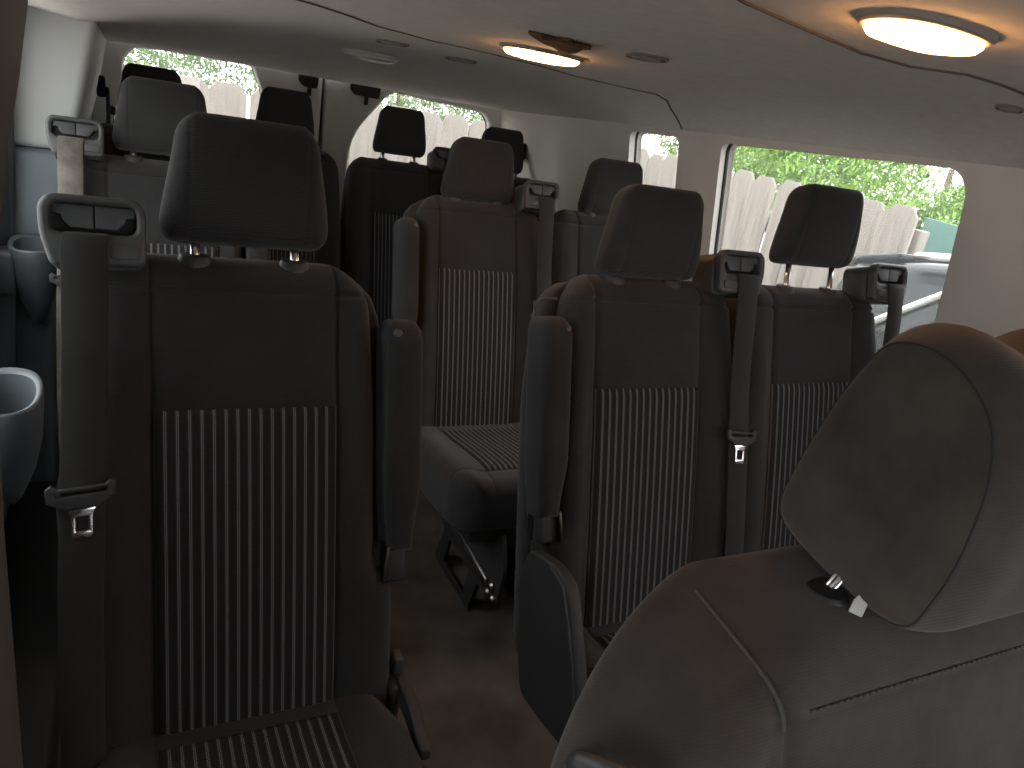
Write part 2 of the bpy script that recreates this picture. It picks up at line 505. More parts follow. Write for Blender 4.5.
RECT = {s: tube('recess_trim', [bk(s*.2135, v, -.050+.004*math.sin((v-.17)*8)) for v in lin(.16, .555, 10)]+[bk(s*.200, .565, -.046), bk(s*.180, .566, -.030)], .0022, 6) for s in (-1, 1)}

# recliner cover plate on the aisle side
def cover_mesh(s):
    P = [(.005, .145), (-.04, .157), (-.09, .148), (-.15, .048), (-.193, -.034), (-.18, -.10), (-.107, -.116), (-.017, -.127), (.011, -.077), (.059, .07), (.045, .133)]
    return extr('recliner_cover', rpoly(P, .02, 4), [], .022, .006, fn=lambda a, b, c: (s*(.214+c), a, b-FLOOR), bres=3)
COVER = {s: cover_mesh(s) for s in (-1, 1)}
COVERR = {s: tube('cover_ridge', [(s*.2345, y, z-FLOOR) for y, z in ((-.03, .150), (-.075, .140), (-.105, .100), (-.14, .045), (-.178, -.034), (-.168, -.09))], .004, 6) for s in (-1, 1)}
LATCH = {s: rbox('recliner_bracket', (s*.206, .01, -.045-FLOOR), (.016, .075, .085), .006) for s in (-1, 1)}
LEVER = {s: extr('recliner_lever', rpoly([(.02, .0), (-.06, .005), (-.128, -.022), (-.132, -.040), (-.06, -.030), (.02, -.035)], .008, 3), [], .018, .004, fn=lambda a, b, c, s=s: (s*(.208+c), a, b-FLOOR)) for s in (-1, 1)}
LTAB = {s: rbox('lever_tab', (s*.214, .012, .010-FLOOR), (.014, .026, .034), .003) for s in (-1, 1)}

# belt guide housing on the shoulder
def gf(s, a, b, c): return bk(s*.175+a, .626+b, c)
def guide_mesh(s):
    k = -1 if s < 0 else 1     # the outer lower corner is cut back
    out = [(-.044, -.042), (.053, -.038), (.054, .028), (.044, .041), (-.046, .041), (-.056, .028), (-.055, -.002)]
    if s > 0: out = [(-x, y) for x, y in out][::-1]
    hole = rpoly([(-.044, -.002), (.044, -.002), (.044, .031), (-.044, .031)], .012, 5)
    bez = extr('b', rpoly(out, .010, 5), [hole], .022, .006, fn=lambda a, b, c: gf(s, a, b, .020+c), bres=3)
    body = extr('c', rpoly([(x*.96, y*.96-.004) for x, y in out], .010, 5), [], .060, .004, fn=lambda a, b, c: gf(s, a, b, -.042+c), bres=2)
    return join('belt_guide', [bez, body])
GUIDE = {s: guide_mesh(s) for s in (-1, 1)}
GREC = {s: extr('guide_slot', rpoly([(-.043, -.002), (.043, -.002), (.043, .031), (-.043, .031)], .011, 4), [], .012, 0, fn=lambda a, b, c, s=s: gf(s, a, b, .012+c)) for s in (-1, 1)}
GFLAP = {}
for s in (-1, 1):
    for q in (-1, 1):
        P = [(q*.001, .004), (q*.024, .004), (q*.032, .013), (q*.033, .018), (q*.042, .019), (q*.042, .030), (q*.001, .030)]
        GFLAP[(s, q)] = extr('guide_flap', P, [], .010, .001, fn=lambda a, b, c, s=s: gf(s, a, b, .024+c))
GBTN = {s: extr('guide_button', rpoly([(.016, -.030), (.046, -.030), (.046, -.014), (.016, -.014)] if s < 0 else [(-.046, -.030), (-.016, -.030), (-.016, -.014), (-.046, -.014)], .005, 4), [], .004, .001, fn=lambda a, b, c, s=s: gf(s, a, b, .0405+c)) for s in (-1, 1)}

def belt_mesh(s, low=-.06, drift=.012):
    pts = [bk(s*.183, .626, .020), bk(s*.183, .623, .042), bk(s*.183, .620, .0465)]
    for v in lin(.612, .05, 14): pts.append(bk(s*(.185+drift*smooth((.6-v)/.5)), v, .0475-.012*smooth((.6-v)/.2)))
    pts.append(bk(s*(.185+drift), low, .02))
    return ribbon('seat_belt', pts, (1, 0, 0), .048)
BELT = {s: belt_mesh(s) for s in (-1, 1)}

def tongue_at(fn):
    """fn(a, b, c): across, along the belt, out of it"""
    P = [(-.037, .012), (-.031, .016), (-.024, .010), (.024, .010), (.031, .016), (.037, .012), (.036, -.004), (.016, -.016), (-.016, -.016), (-.036, -.004)]
    body = extr('belt_tongue', P, [rpoly([(-.026, .002), (.026, .002), (.026, .007), (-.026, .007)], .001, 2)], .010, .0025, fn=lambda a, b, c: fn(a, b, c-.003))
    O = rpoly([(-.017, -.012), (.017, -.012), (.0115, -.024), (.0115, -.052), (-.0115, -.052), (-.0115, -.024)], [.001, .001, .004, .006, .006, .004], 3)
    H = rpoly([(-.0065, -.026), (.0065, -.026), (.0065, -.043), (-.0065, -.043)], .001, 2)
    plate = extr('tongue_plate', O, [H], .0032, .0008, fn=lambda a, b, c: fn(a, b, c-.0005))
    return body, plate
TONG = {}
for s in (-1, 1):
    TONG[s] = tongue_at(lambda a, b, c, s=s: bk(s*.193+a+.004*0, .318+b+a*.10*-s, .0375+c))

def add_seat(x, y, arm, guide, label, group, ext=0, cover=False, web=WEB, plastic=PLA, dusty=False, sx=1):
    t = thing('passenger_seat', label, 'seat', (x, y, FLOOR), group)
    t.scale = (sx, 1, 1)
    link('backrest', BACKS[arm], FAB, t)
    link('back_shell', SHELL, FAB, t)
    link('striped_back_panel', PANEL, STR, t)['label'] = 'dark panel with pale dotted pinstripes'
    h = link('headrest', head(ext), FAB, t)
    for s in (-1, 1):
        link('headrest_post', post(ext, s), CHR, h)
        link('post_collar', COLLAR[s], PLA, t)
    link('cushion', CUSH, FAB, t)
    link('striped_seat_panel', CPANEL, STR, t)
    link('seat_pan', CPAN, PLA, t)
    for s in (-1, 1):
        l = link('leg', LEG[s], PLA, t)
        link('leg_strut', STRUT[s], STL, l)
        for b in BOLT[s]: link('leg_bolt', b, STL, l)
    if arm:
        a = link('armrest', ARM[arm], FAB, t)
        link('armrest_end', ARMCAP[arm], PLA, a)
        link('armrest_lever', ARMPIV[arm], DST, a)
        link('armrest_rivet', ARMTAB[arm], PLG, a)
        if cover:
            link('recess_trim', RECT[arm], PLG, t)
            c = link('recliner_cover', COVER[arm], PLA, t)
            link('cover_ridge', COVERR[arm], PLG, c)
        else:
            link('recliner_bracket', LATCH[arm], PLA, t)
            l = link('recliner_lever', LEVER[arm], PLA, t)
        link('lever_tab', LTAB[arm], PLG, t) if not cover else None
    if guide:
        g = link('belt_guide', GUIDE[guide], PLG if not dusty else DUST, t)
        link('guide_slot', GREC[guide], BLK, g)
        for q in (-1, 1): link('guide_flap', GFLAP[(guide, q)], FLAP, g)
        link('guide_button', GBTN[guide], PLG, g)
        me = BELT[guide] if not dusty else BELT[guide].copy()
        if dusty: me.materials.clear()
        bt = link('seat_belt', me, web, t)
        if dusty: bt['label'] = 'dusty tan belt webbing'
        b, p = TONG[guide]
        tg = link('belt_tongue', b, PLA, bt)
        link('tongue_plate', p, CHR, bt)['label'] = 'silver tongue plate with a square hole'
    return t
DUST = plain('dusty_plastic', (.20, .195, .18), .7, var=.5, scale=25)

G1 = 'single seats along the door side'
G2 = 'paired seats on the window side'
G3 = 'seats of the rear row'
add_seat(0, 0, 1, -1, 'large charcoal seat nearest at left, black belt hanging down its left side', G1, ext=.005)
add_seat(-.068, .945, 1, -1, 'charcoal seat directly behind the large left seat, dusty tan belt on its guide', G1, dusty=True, web=WEBD)
add_seat(.6936, .0424, -1, 1, 'aisle seat with folded armrest and dark recliner cover, first row right of the aisle', G2, ext=-.012, cover=True)
add_seat(1.126, .052, 0, 1, 'seat against the large side window with its headrest raised on two bare chrome posts', G2, ext=.034)
add_seat(.7112, .8776, -1, 1, 'aisle seat in the second row with full striped back and cushion showing, armrest folded up', G2, ext=-.018)
add_seat(1.1494, .8765, 0, 1, 'second row seat at the small side window, headrest just left of that window', G2, ext=-.018)
add_seat(-.0745, 1.692, 0, 0, 'rear row seat at far left corner, headrest in front of the left back window', G3, ext=.01, sx=.94)
add_seat(.3319, 1.691, 0, 0, 'rear row seat left of the back door seam, only its headrest showing', G3, ext=.008, sx=.94)
add_seat(.7414, 1.6906, 0, 1, 'rear row seat right of the back door seam, headrest against the right back window', G3, ext=.010, sx=.94)
add_seat(1.152, 1.6904, 0, 0, 'rear row seat at far right corner, headrest peeking over the second row seat', G3, ext=-.004, sx=.94)

# ------------------------------------------------------------------ the big front seat in the right foreground
FX, FY = .43, -.752
t = thing('front_seat', 'worn brown-grey front seat seen close up in the bottom right corner', 'seat', (FX, FY, FLOOR))
def fb(u, v, n): return (u, v*SN-n*CS, v*CS+n*SN*(1-1.45*smooth((v-.30)/.22))-FLOOR)
FV = .547
def fw(v):
    w = .312+.022*smooth((v-.1)/.3)
    t_ = v-(FV-.20)
    if t_ > 0: w = w-.20*(1-math.sqrt(max(0, 1-(t_/.203)**2)))
    return w
def ff(u, v):
    n = .008*math.sin(PI*max(0, min(1, v/.55)))
    a = abs(u)
    if a > .215: n += .010*smooth((a-.215)/.04)
    return n
link('backrest', solid('backrest', fb, -.05, FV, fw, fw, .205, ff, lambda u, v: -.130, .03, .035, seams=(FV-.030,), g=.003, gw=.004, ni=24, nv=46, no=14), FABD, t)
def seam_pts(u0, u1, v, n, k=20): return [fb(u, v, n) for u in lin(u0, u1, k)]
# headrest: a side profile lofted across the seat
prof = [(-.455, .548), (-.500, .534), (-.560, .528), (-.590, .533), (-.602, .590), (-.600, .655), (-.588, .692), (-.556, .716), (-.525, .722), (-.500, .714), (-.480, .67), (-.462, .598)]
pr2 = [Vector(p) for p in rpoly(prof, [.022, .05, .05, .02, .05, .05, .05, .05, .05, .04, .05, .05], 5)]
cen = Vector((-.533, .625))
V = []; F = []; xs = []
st = 26
N = len(pr2)
for i in range(st+1):
    a = -1+2*i/st
    x = .43+.098*math.copysign(1-(1-abs(a))**1.7, a)
    e = 1-abs(x-.43)/.098
    s = 1.0+.15*(1-(1-min(1, e/.42))**2)
    for p in pr2:
        q = cen+(p-cen)*s
        k = smooth((p.y-.64)/.06)
        dip = -.016*math.exp(-((x-.43)/.038)**2)*k
        if q.y < .59: q.y = p.y+(q.y-p.y)*.25
        V.append((x-FX, q.x-FY, q.y+dip-FLOOR))
for i in range(st):
    for k in range(N): F.append((i*N+k, i*N+(k+1) % N, (i+1)*N+(k+1) % N, (i+1)*N+k))
# flat but slightly domed side panels
for i0, sx in ((0, -1), (st, 1)):
    b0 = len(V); prev = [i0*N+k for k in range(N)]
    for sc, dx in ((.93, .0045), (.75, .007), (.5, .009), (.25, .010)):
        b0 = len(V)
        for p in pr2:
            q = cen+(p-cen)*sc; V.append((V[i0*N][0]+sx*dx, q.x-FY, q.y-FLOOR))
        for k in range(N): F.append((prev[k], prev[(k+1) % N], b0+(k+1) % N, b0+k))
        prev = [b0+k for k in range(N)]
    F.append(tuple(prev))
hd = link('headrest', mesh('headrest', V, F), FABD, t)
x0 = .43-.098
link('headrest_piping', tube('headrest_piping', [(x0-FX-.001, p.x-FY, p.y-FLOOR) for p in [cen+(q-cen)*.985 for q in pr2]+[cen+(pr2[0]-cen)*.985]], .0009, 6, cap=False), PIP, hd)
for sx, so in ((.318, .030), (.542, -.030)):
    link('headrest_post', tube('headrest_post', [(sx-FX, -.536-FY, .47-FLOOR), (sx-FX, -.531-FY, .524-FLOOR), (sx+so*.6-FX, -.529-FY, .540-FLOOR), (sx+so-FX, -.529-FY, .565-FLOOR)], .006, 10), CHR, hd)
    link('post_collar', lathe('post_collar', [(.015, -.02), (.019, -.010), (.0195, .004), (.015, .010), (.006, .011)], lambda a, b, h: (sx-FX+a, -.531-FY+b, .521-FLOOR+h), 20), GLB, t)
link('care_tag', ribbon('care_tag', [(.342-FX, -.552-FY, .542-FLOOR), (.326-FX, -.554-FY, .534-FLOOR), (.317-FX, -.558-FY, .521-FLOOR)], (.6, -.6, 0), .010, .0012), LENSO, hd)
# stitched seams
def ontop(u, v, dn=.0012):
    d = min(fw(v)-abs(u), FV-v)
    return fb(u, v, ff(u, v)-roll(d, .03)+dn)
st_me = []
for k in range(64):
    u = -.186+.40*k/64
    st_me.append(tube('s', [ontop(u, FV-.026, .0006), ontop(u+.0045, FV-.026, .0006)], .0009, 5))
link('stitching', join('stitching', st_me), THR, t)
VB = FV-.20+.203*math.sqrt(1-(1-(.334-.2105)/.20)**2)
pts = [fb(-.2105, v, ff(-.2105, v)-roll(min(fw(v)-.2105, FV-v), .03)+.0012) for v in lin(VB-.020, VB-.0012, 10)]+[fb(-.2105, VB+.0002, n) for n in lin(-.032, -.095, 8)]
link('bolster_piping', tube('bolster_piping', pts, .0015, 6), THR, t)
link('cushion', solid('cushion', cu, -.06, .42, lambda w: .27, lambda w: .27, .19, lambda u, w: -.01+.03*smooth(w/.3), lambda u, w: -.14, .04, .03, ni=10, nv=20, no=8), FABD, t)
link('seat_base', rbox('seat_base', (0, -.19, -.28-FLOOR), (.40, .40, .28), .02), PLA, t)
arm_f = tube('recline_handle', [(x-FX, y-FY, z-FLOOR) for x, y, z in ((.125, -.53, .42), (.106, -.56, .458), (.117, -.590, .474), (.135, -.600, .455))], .007, 10)
link('recline_handle', arm_f, PLG, t)

# ------------------------------------------------------------------ van shell
def zc(x, y):
    s = min(1, abs((x-.565)/.8)); e = .868-.025*y
    h = .082
    if y > 1.45: h *= 1-smooth((y-1.45)/.85)
    if x < -.2: e += .13*(-.2-x)
    return e+h*(1-s**3.2)
def wallx_r(z): return 1.45-(max(z, .35)-.35)*.2
def wallx_l(z): return -.32+(max(z, .35)-.35)*.2
YF, YR = -1.35, 2.42
# ceiling
nx, ny = 64, 90
V = []; F = []
for k, lift in ((0, 0), (1, .035)):
    for i in range(ny+1):
        y = YF+(YR-.01-YF)*i/ny
        for j in range(nx+1):
            x = .565-.8*math.cos(PI*j/nx)*(1.24 if j < nx/2 else 1)
            V.append((x, y, zc(x, y)+lift))
n1 = (nx+1)*(ny+1)
for i in range(ny):
    for j in range(nx):
        a = i*(nx+1)+j
        F.append((a, a+1, a+nx+2, a+nx+1)); F.append((n1+a, n1+a+nx+1, n1+a+nx+2, n1+a+1))
ring = list(range(nx+1))+[i*(nx+1)+nx for i in range(1, ny+1)]+[ny*(nx+1)+j for j in range(nx-1, -1, -1)]+[i*(nx+1) for i in range(ny-1, 0, -1)]
for k in range(len(ring)):
    a, b = ring[k], ring[(k+1) % len(ring)]; F.append((a, n1+a, n1+b, b))
struct(link('ceiling', sharpen(mesh('ceiling', V, F), 40), CEIL))
# grooves between headliner panels
def groove(name, pts, r=.0026):
    P = []
    for i in range(len(pts)-1):
        for k in range(6):
            t_ = k/6; x = pts[i][0]*(1-t_)+pts[i+1][0]*t_; y = pts[i][1]*(1-t_)+pts[i+1][1]*t_
            P.append((x, y, zc(x, y)-.0002))
    return struct(link(name, tube(name, P, r, 6), GROO))
groove('trim_1', [(-.02, .30), (.093, .484), (.167, .585), (.302, .765), (.443, .845), (.557, .85), (.71, .885), (.867, .93), (.973, .885), (1.042, .82), (1.10, .85), (1.175, .928), (1.26, 1.0), (1.355, 1.085)])
groove('trim_2', [(.25, -.26), (.399, -.185), (.51, -.152), (.656, -.115), (.74, -.121), (.79, -.165), (.85, -.171), (.96, -.17), (1.2, -.16)])
# floor
struct(link('floor', rbox('floor', (.555, .5, FLOOR-.02), (2.06, 3.9, .04), 0), CARP))
# walls
lw = .05
def mapr(a, b, c): return (wallx_r(b)+c, a, b)
def mapl(a, b, c): return (wallx_l(b)-c, a, b)
W1 = rpoly([(.137, .34), (.137, .872), (.908, .840), (.918, .34)], [.06, .085, .04, .06], 8)
W2 = rpoly([(1.080, .34), (1.080, .838), (1.372, .828), (1.380, .34)], [.05, .05, .04, .05], 8)
struct(link('wall_right', join('wall_right', [
    extr('u', [(-.35, .35), (YR+.03, .35), (YR+.03, .90), (-.35, .90)], [W1, W2], lw, .012, fn=mapr, bres=3),
    extr('l', [(-.35, FLOOR), (YR+.03, FLOOR), (YR+.03, .352), (-.35, .352)], [], lw, 0, fn=mapr)]), WALLR))
WL = [(.95, -.185), (.84, -.205), (.76, -.219), (.67, -.235), (.60, -.25), (.53, -.268), (.35, -.30), (.2, -.32), (FLOOR, -.34)]
def wl(z):
    for (za, xa), (zb_, xb_) in zip(WL, WL[1:]):
        if za >= z >= zb_: return xa+(xb_-xa)*(za-z)/(za-zb_)
    return WL[0][1] if z > .9 else WL[-1][1]
STEP, ZB = 1.27, .556
def panel(name, za, zc_, th):
    V = []; F = []; ny_, nz_ = 24, 16; y0 = STEP+.02
    for k in (0, 1):
        for i in range(ny_+1):
            y = y0+(YR+.03-y0)*i/ny_
            for j in range(nz_+1):
                z = za+(zc_-za)*j/nz_; V.append((wl(z)-k*th, y, z))
    n_ = (ny_+1)*(nz_+1)
    for i in range(ny_):
        for j in range(nz_):
            a = i*(nz_+1)+j; F.append((a, a+1, a+nz_+2, a+nz_+1)); F.append((n_+a, n_+a+nz_+1, n_+a+nz_+2, n_+a+1))
    rg = list(range(nz_+1))+[i*(nz_+1)+nz_ for i in range(1, ny_+1)]+[ny_*(nz_+1)+j for j in range(nz_-1, -1, -1)]+[i*(nz_+1) for i in range(ny_-1, 0, -1)]
    for k in range(len(rg)):
        a, b = rg[k], rg[(k+1) % len(rg)]; F.append((a, n_+a, n_+b, b))
    return sharpen(mesh(name, V, F), 50)
def step_face(z0, z1, dx):
    inner = [(wl(z)+dx, z) for z in lin(z1, z0, 14)]
    return extr('s', inner+[(-.46, z0), (-.46, z1)], [], .09, .022, fn=lambda a, b, c: (a, STEP+c-.03, b), bres=5)
struct(link('wall_left', join('wall_left', [panel('a', ZB, .92, lw), step_face(ZB, .92, .002)]), WALL))
struct(link('trim_3', join('trim_3', [panel('a', FLOOR, ZB, lw), step_face(FLOOR, ZB-.001, .004)]), WALLB))
def mapo(a, b, c): return (-.42+(max(b, .35)-.35)*.12-c, a, b)
W5 = rpoly([(.0, .40), (.0, .84), (1.16, .84), (1.16, .40)], .06, 6)
struct(link('trim_7', extr('trim_7', [(-.42, FLOOR), (STEP, FLOOR), (STEP, .92), (-.42, .92)], [W5], lw, .008, fn=mapo), WALLB))
struct(link('trim_8', rbox('trim_8', (-.345, .42, FLOOR+.06), (.15, 1.60, .12), .01), BLK))  # added black sill; stands in for the dark floor gap by the left seat
# unseen cab, added to shape the front daylight: door panels, dash bulkhead, windscreen header
struct(link('wall_front', extr('wall_front', [(-.45, FLOOR), (1.58, FLOOR), (1.58, .95), (-.45, .95)], [rpoly([(-.18, .46), (1.31, .46), (1.23, .70), (-.10, .70)], .06, 5)], .04, .004, fn=lambda a, b, c: (a, YF+c, b)), PLG))
struct(link('door_4', extr('door_4', [(-1.32, FLOOR), (-.54, FLOOR), (-.54, .90), (-1.32, .90)], [rpoly([(-1.25, .36), (-.60, .36), (-.60, .80), (-1.05, .80)], .06, 5)], .05, .004, fn=mapo), PLG))
struct(link('door_3', extr('door_3', [(-1.32, FLOOR), (-.36, FLOOR), (-.36, .90), (-1.32, .90)], [rpoly([(-1.25, .36), (-.46, .36), (-.46, .80), (-1.05, .80)], .06, 5)], .05, .004, fn=mapr), PLG))
def window(name, poly, mapping, off, seal=.010):
    pane = extr('pane', poly, [], .004, 0, fn=lambda a, b, c: mapping(a, b, off+c))
    cx = sum(p[0] for p in poly)/len(poly); cz = sum(p[1] for p in poly)/len(poly)
    inn = [(cx+(p[0]-cx)*(1-seal/abs(.25)), cz+(p[1]-cz)*(1-seal/.25)) for p in poly]
    sl = extr(name, [(cx+(p[0]-cx)*1.03, cz+(p[1]-cz)*1.03) for p in poly], [inn], .010, .002, fn=lambda a, b, c: mapping(a, b, off-.006+c))
    o = struct(link(name, sl, BLK)); p = link('pane', pane, GLS, o)
window('window_1', W1, mapr, lw-.014, .003)
window('window_2', W2, mapr, lw-.014, .003)
window('window_5', W5, mapo, lw-.014, .003)
# rear doors
def mapd(a, b, c): return (a, YR+c, b)
RWL = rpoly([(-.158, .34), (-.158, .76), (-.125, .803), (.283, .822), (.350, .66), (.345, .34)], [.05, .05, .04, .035, .10, .05], 8)
RWR = rpoly([(.690, .34), (.690, .60), (.850, .803), (1.285, .783), (1.322, .74), (1.322, .34)], [.05, .10, .04, .03, .03, .05], 8)
for k, (x0_, x1_, hole) in enumerate(((-.30, .560, RWL), (.573, 1.43, RWR))):
    ou = [(x0_ - (.05 if k == 0 else 0), FLOOR), (x1_+(.05 if k else 0), FLOOR), (x1_+(.0 if k else 0), .35), (x1_-(.07 if k else 0), .90), (x0_+(.07 if k == 0 else 0), .90), (x0_, .35)]
    struct(link('door_%d' % (k+1), extr('door', ou, [hole], .06, .014, fn=mapd, bres=3), DOOR))
window('window_3', RWL, mapd, .045, .002)
window('window_4', RWR, mapd, .045, .002)
struct(link('trim_4', rbox('trim_4', (.5665, YR+.045, .25), (.03, .02, 1.34), .002), BLK))
# latch housings at the head of each back door
for (xa, xb, zt, lab) in ((.462, .535, .815, 'black latch box with a small tab on top of the left back door'), (.672, .790, .815, 'black latch box with a small tab on top of the right back door')):
    t = thing('door_latch', lab, 'latch', ((xa+xb)/2, YR, zt), 'latch boxes on the back doors')
    w = xb-xa
    link('housing', extr('housing', rpoly([(-w/2, .02), (-w/2, -.030), (-w/2+.02, -.048), (w/2-.005, -.050), (w/2, -.03), (w/2, .02)], .008, 4), [], .05, .004, fn=lambda a, b, c: (a, -.05+c+.012, b)), BLK, t)
    link('release_tab', rbox('release_tab', (.004, -.028, -.062), (.016, .012, .036), .003), BLK, t)
# left B pillar close to the camera
pil = [(-.420, .90), (-.171, .90), (-.174, .829), (-.179, .797), (-.186, .762), (-.192, .716), (-.197, .638), (-.199, .566), (-.200, .38), (-.21, .2), (-.24, FLOOR), (-.42, FLOOR)]
struct(link('trim_5', extr('trim_5', pil, [], .12, .008, fn=lambda a, b, c: (a, -.52+c, b)), PILL))
# right front pillar beyond the large window
struct(link('trim_6', extr('trim_6', rpoly([(-.36, FLOOR), (-.02, FLOOR), (-.05, .60), (-.05, .862), (-.36, .872)], .02, 4), [], .02, .008, fn=lambda a, b, c: (wallx_r(b)-.014+c, a, b)), WALLR))

# ------------------------------------------------------------------ things on the ceiling
def ceil_thing(name, label, cat, x, y, group=None):
    return thing(name, label, cat, (x, y, zc(x, y)), group)
def drape(x, y, fnz):  # local ceiling height relative to its centre
    return zc(x, y)
def oval(name, x, y, a, b, prof, seg=40):
    """prof: (radial scale, drop) ; follows the ceiling"""
    V = []; F = []
    z0 = zc(x, y)
    for r, h in prof:
        for k in range(seg):
            w = 2*PI*k/seg
            c, s = math.cos(w), math.sin(w)
            px = a*r*math.copysign(abs(c)**.8, c); py = b*r*math.copysign(abs(s)**.8, s)
            V.append((px, py, zc(x+px, y+py)-z0-h))
    for i in range(len(prof)-1):
        for k in range(seg): F.append((i*seg+k, i*seg+(k+1) % seg, (i+1)*seg+(k+1) % seg, (i+1)*seg+k))
    F.append(tuple(range(seg))); F.append(tuple((len(prof)-1)*seg+k for k in range(seg)))
    return sharpen(mesh(name, V, F), 50)
for x, y, lit, sc, lab in ((.592, .60, True, 1.0, 'smaller lit oval dome light beside the torn patch in the headliner'), (.540, -.285, True, .86, 'larger lit oval dome light nearest, at top right of the headliner'), (.52, 1.60, False, 1.0, 'unlit grey oval dome light at the rear of the headliner')):
    t = ceil_thing('dome_light', lab, 'lamp', x, y, 'dome lights in the headliner')
    link('bezel', oval('bezel', x, y, .090*sc, .052*sc, [(1, -.004), (1, .004), (.94, .007), (.9, .007)]), BEZ if lit else LENSO, t)
    link('lens', oval('lens', x, y, .080*sc, .042*sc, [(1.0, .002), (1.0, .010), (.92, .015), (.6, .018), (.2, .019)]), LENS if lit else LENSO, t)
for x, y, r, lab in ((.657, .335, .036, 'round speaker grille in the headliner right of the torn patch'), (.434, 1.09, .040, 'round air vent in the rear headliner, the left one of two'), (.652, 1.185, .042, 'round air vent in the rear headliner, the right one of two'), (1.0, -.10, .018, 'small flat vent at the far right edge of the headliner')):
    t = ceil_thing('ceiling_vent', lab, 'vent', x, y, 'round vents in the headliner')
    link('rim', oval('rim', x, y, r, r, [(1, -.003), (1, .003), (.92, .005), (.86, .003), (.8, .001)], 32), VENT, t)
    ms = []
    for q in (.25, .45, .65): 
        z0 = zc(x, y)
        ms.append(tube('g', [(r*q*math.cos(w), r*q*math.sin(w), zc(x+r*q*math.cos(w), y+r*q*math.sin(w))-z0-.004) for w in lin(0, 2*PI, 28)], .0018, 5, cap=False))
    link('grille', join('grille', ms), BEZ, t)
# torn patch
tx, ty = .510, .40
pts = [(-.075, -.045), (-.05, -.058), (-.030, -.050), (-.01, -.066), (.005, -.055), (.026, -.068), (.045, -.048), (.052, -.010), (.060, .03), (.066, .105), (.045, .07), (.015, .035), (-.02, .005), (-.05, -.02)]
z0 = zc(tx, ty)
o = link('headliner_tear', extr('headliner_tear', pts, [], .006, .001, fn=lambda a, b, c: (a, b, zc(tx+a, ty+b)-z0+.001-c-.006*math.sin(60*a+40*b)**2)), TORN)
o.location = (tx, ty, z0); tag(o, 'brown ragged tear in the headliner beside the smaller lit dome light', 'tear')

# ------------------------------------------------------------------ things on the walls
def cup(x, y, z, lab, sc=1.0, ry=1.45):
    t = thing('cup_holder', lab, 'cup holder', (x, y, z), 'cup holders on the left wall trim')
    seg = 36; V = []; F = []
    pf = [(.036, .000), (.043, .004), (.0445, 0), (.044, -.02), (.040, -.06), (.030, -.105), (.012, -.15), (.004, -.16)]
    pin = [(.036, 0), (.035, -.02), (.032, -.055), (.024, -.075), (.002, -.078)]
    def ring_(r, h):
        for k in range(seg):
            w = 2*PI*k/seg; xx = r*sc*math.cos(w); yy = r*ry*sc*math.sin(w)
            V.append((xx, yy, h*sc+(.016*smooth((r-.02)/.02)*smooth(.5+yy/.09) if h > -.03 else 0)))
    for r, h in pf: ring_(r, h)
    for r, h in pin: ring_(r, h)
    n = len(pf)
    for i in list(range(n-1))+list(range(n, n+len(pin)-1)):
        for k in range(seg): F.append((i*seg+k, i*seg+(k+1) % seg, (i+1)*seg+(k+1) % seg, (i+1)*seg+k))
    link('bowl', mesh('bowl', V, F), CUPM, t)
    link('bracket', rbox('bracket', (-.075*sc, 0, -.05*sc), (.10, .07*sc, .09*sc), .01), CUPM, t)
cup(-.290, .265, .352, 'blue-grey cup holder nearest the camera, low beside the large left seat')
cup(-.338, 1.165, .342, 'blue-grey cup holder farther back, just left of the large seat belt guide', 1.15, 1.1)

def wall_belt(name, lab, top, low, wd, sgn):
    t = thing(name, lab, 'seat belt', top, 'wall belts by the back doors')
    T = Vector(top); L = Vector(low)-T
    link('anchor', rbox('anchor', (0, 0, 0), (.03, .04, .07), .01), BLK, t)
    link('webbing', ribbon('webbing', [Vector((-.018*sgn, 0, 0))+L*k+Vector((-.03*sgn*math.sin(PI*k), -.02*math.sin(PI*k), 0)) for k in lin(0, 1, 10)], wd, .045), WEB, t)
    link('tongue', rbox('tongue', (-.035*sgn, -.035, -.07), (.018, .05, .03), .005), PLA, t)
    link('tongue_plate', rbox('tongue_plate', (-.036*sgn, -.035, -.10), (.004, .024, .032), .001), CHR, t)
wall_belt('wall_seat_belt', 'black shoulder belt hanging on the right wall behind the second row headrest', (1.375, 2.17, .655), (1.42, 2.05, .20), (.3, 1, 0), 1)
wall_belt('wall_seat_belt', 'black shoulder belt hanging in the left rear corner beside the back window', (-.225, 2.25, .66), (-.30, 2.15, .20), (-.3, 1, 0), -1)

# ------------------------------------------------------------------ outside
GZ = -1.12
struct(link('ground', rbox('ground', (3, 3, GZ-.05), (40, 40, .1), 0), DIRT), 'bare dirt yard outside the windows')
def fence(name, lab, p0, p1, top, bw=.185):
    p0, p1 = Vector(p0), Vector(p1); L = (p1-p0).length; d = (p1-p0)/L
    rz = math.atan2(d.y, d.x)
    t = thing(name, lab, 'fence', (p0.x, p0.y, GZ), 'wooden fence runs in the yard', rz)
    n = int(L/bw)
    for i in range(n):
        h = top-GZ+random.uniform(-.015, .015); w = bw-.004
        P = [(-w/2, 0), (w/2, 0), (w/2, h-.045), (w/2-.042, h), (-w/2+.042, h), (-w/2, h-.045)]
        me = extr('fence_board', P, [], .018, .002, fn=lambda a, b, c: (a, c, b), bres=1)
        o = link('fence_board', me, WOODM, t); o.location = ((i+.5)*bw, random.uniform(-.003, .003), 0)
        o.rotation_euler = (0, random.uniform(-.008, .008), 0)
    for z in (.35, 1.1, 1.55):
        link('rail', rbox('rail', (L/2, -.04, z), (L, .038, .09), .004), WOODM, t)
    for k in range(int(L/2.4)+1):
        link('post', rbox('post', (min(L-.05, .04+k*2.35), -.085, .86), (.07, .07, 1.72), .006), WOODM, t)
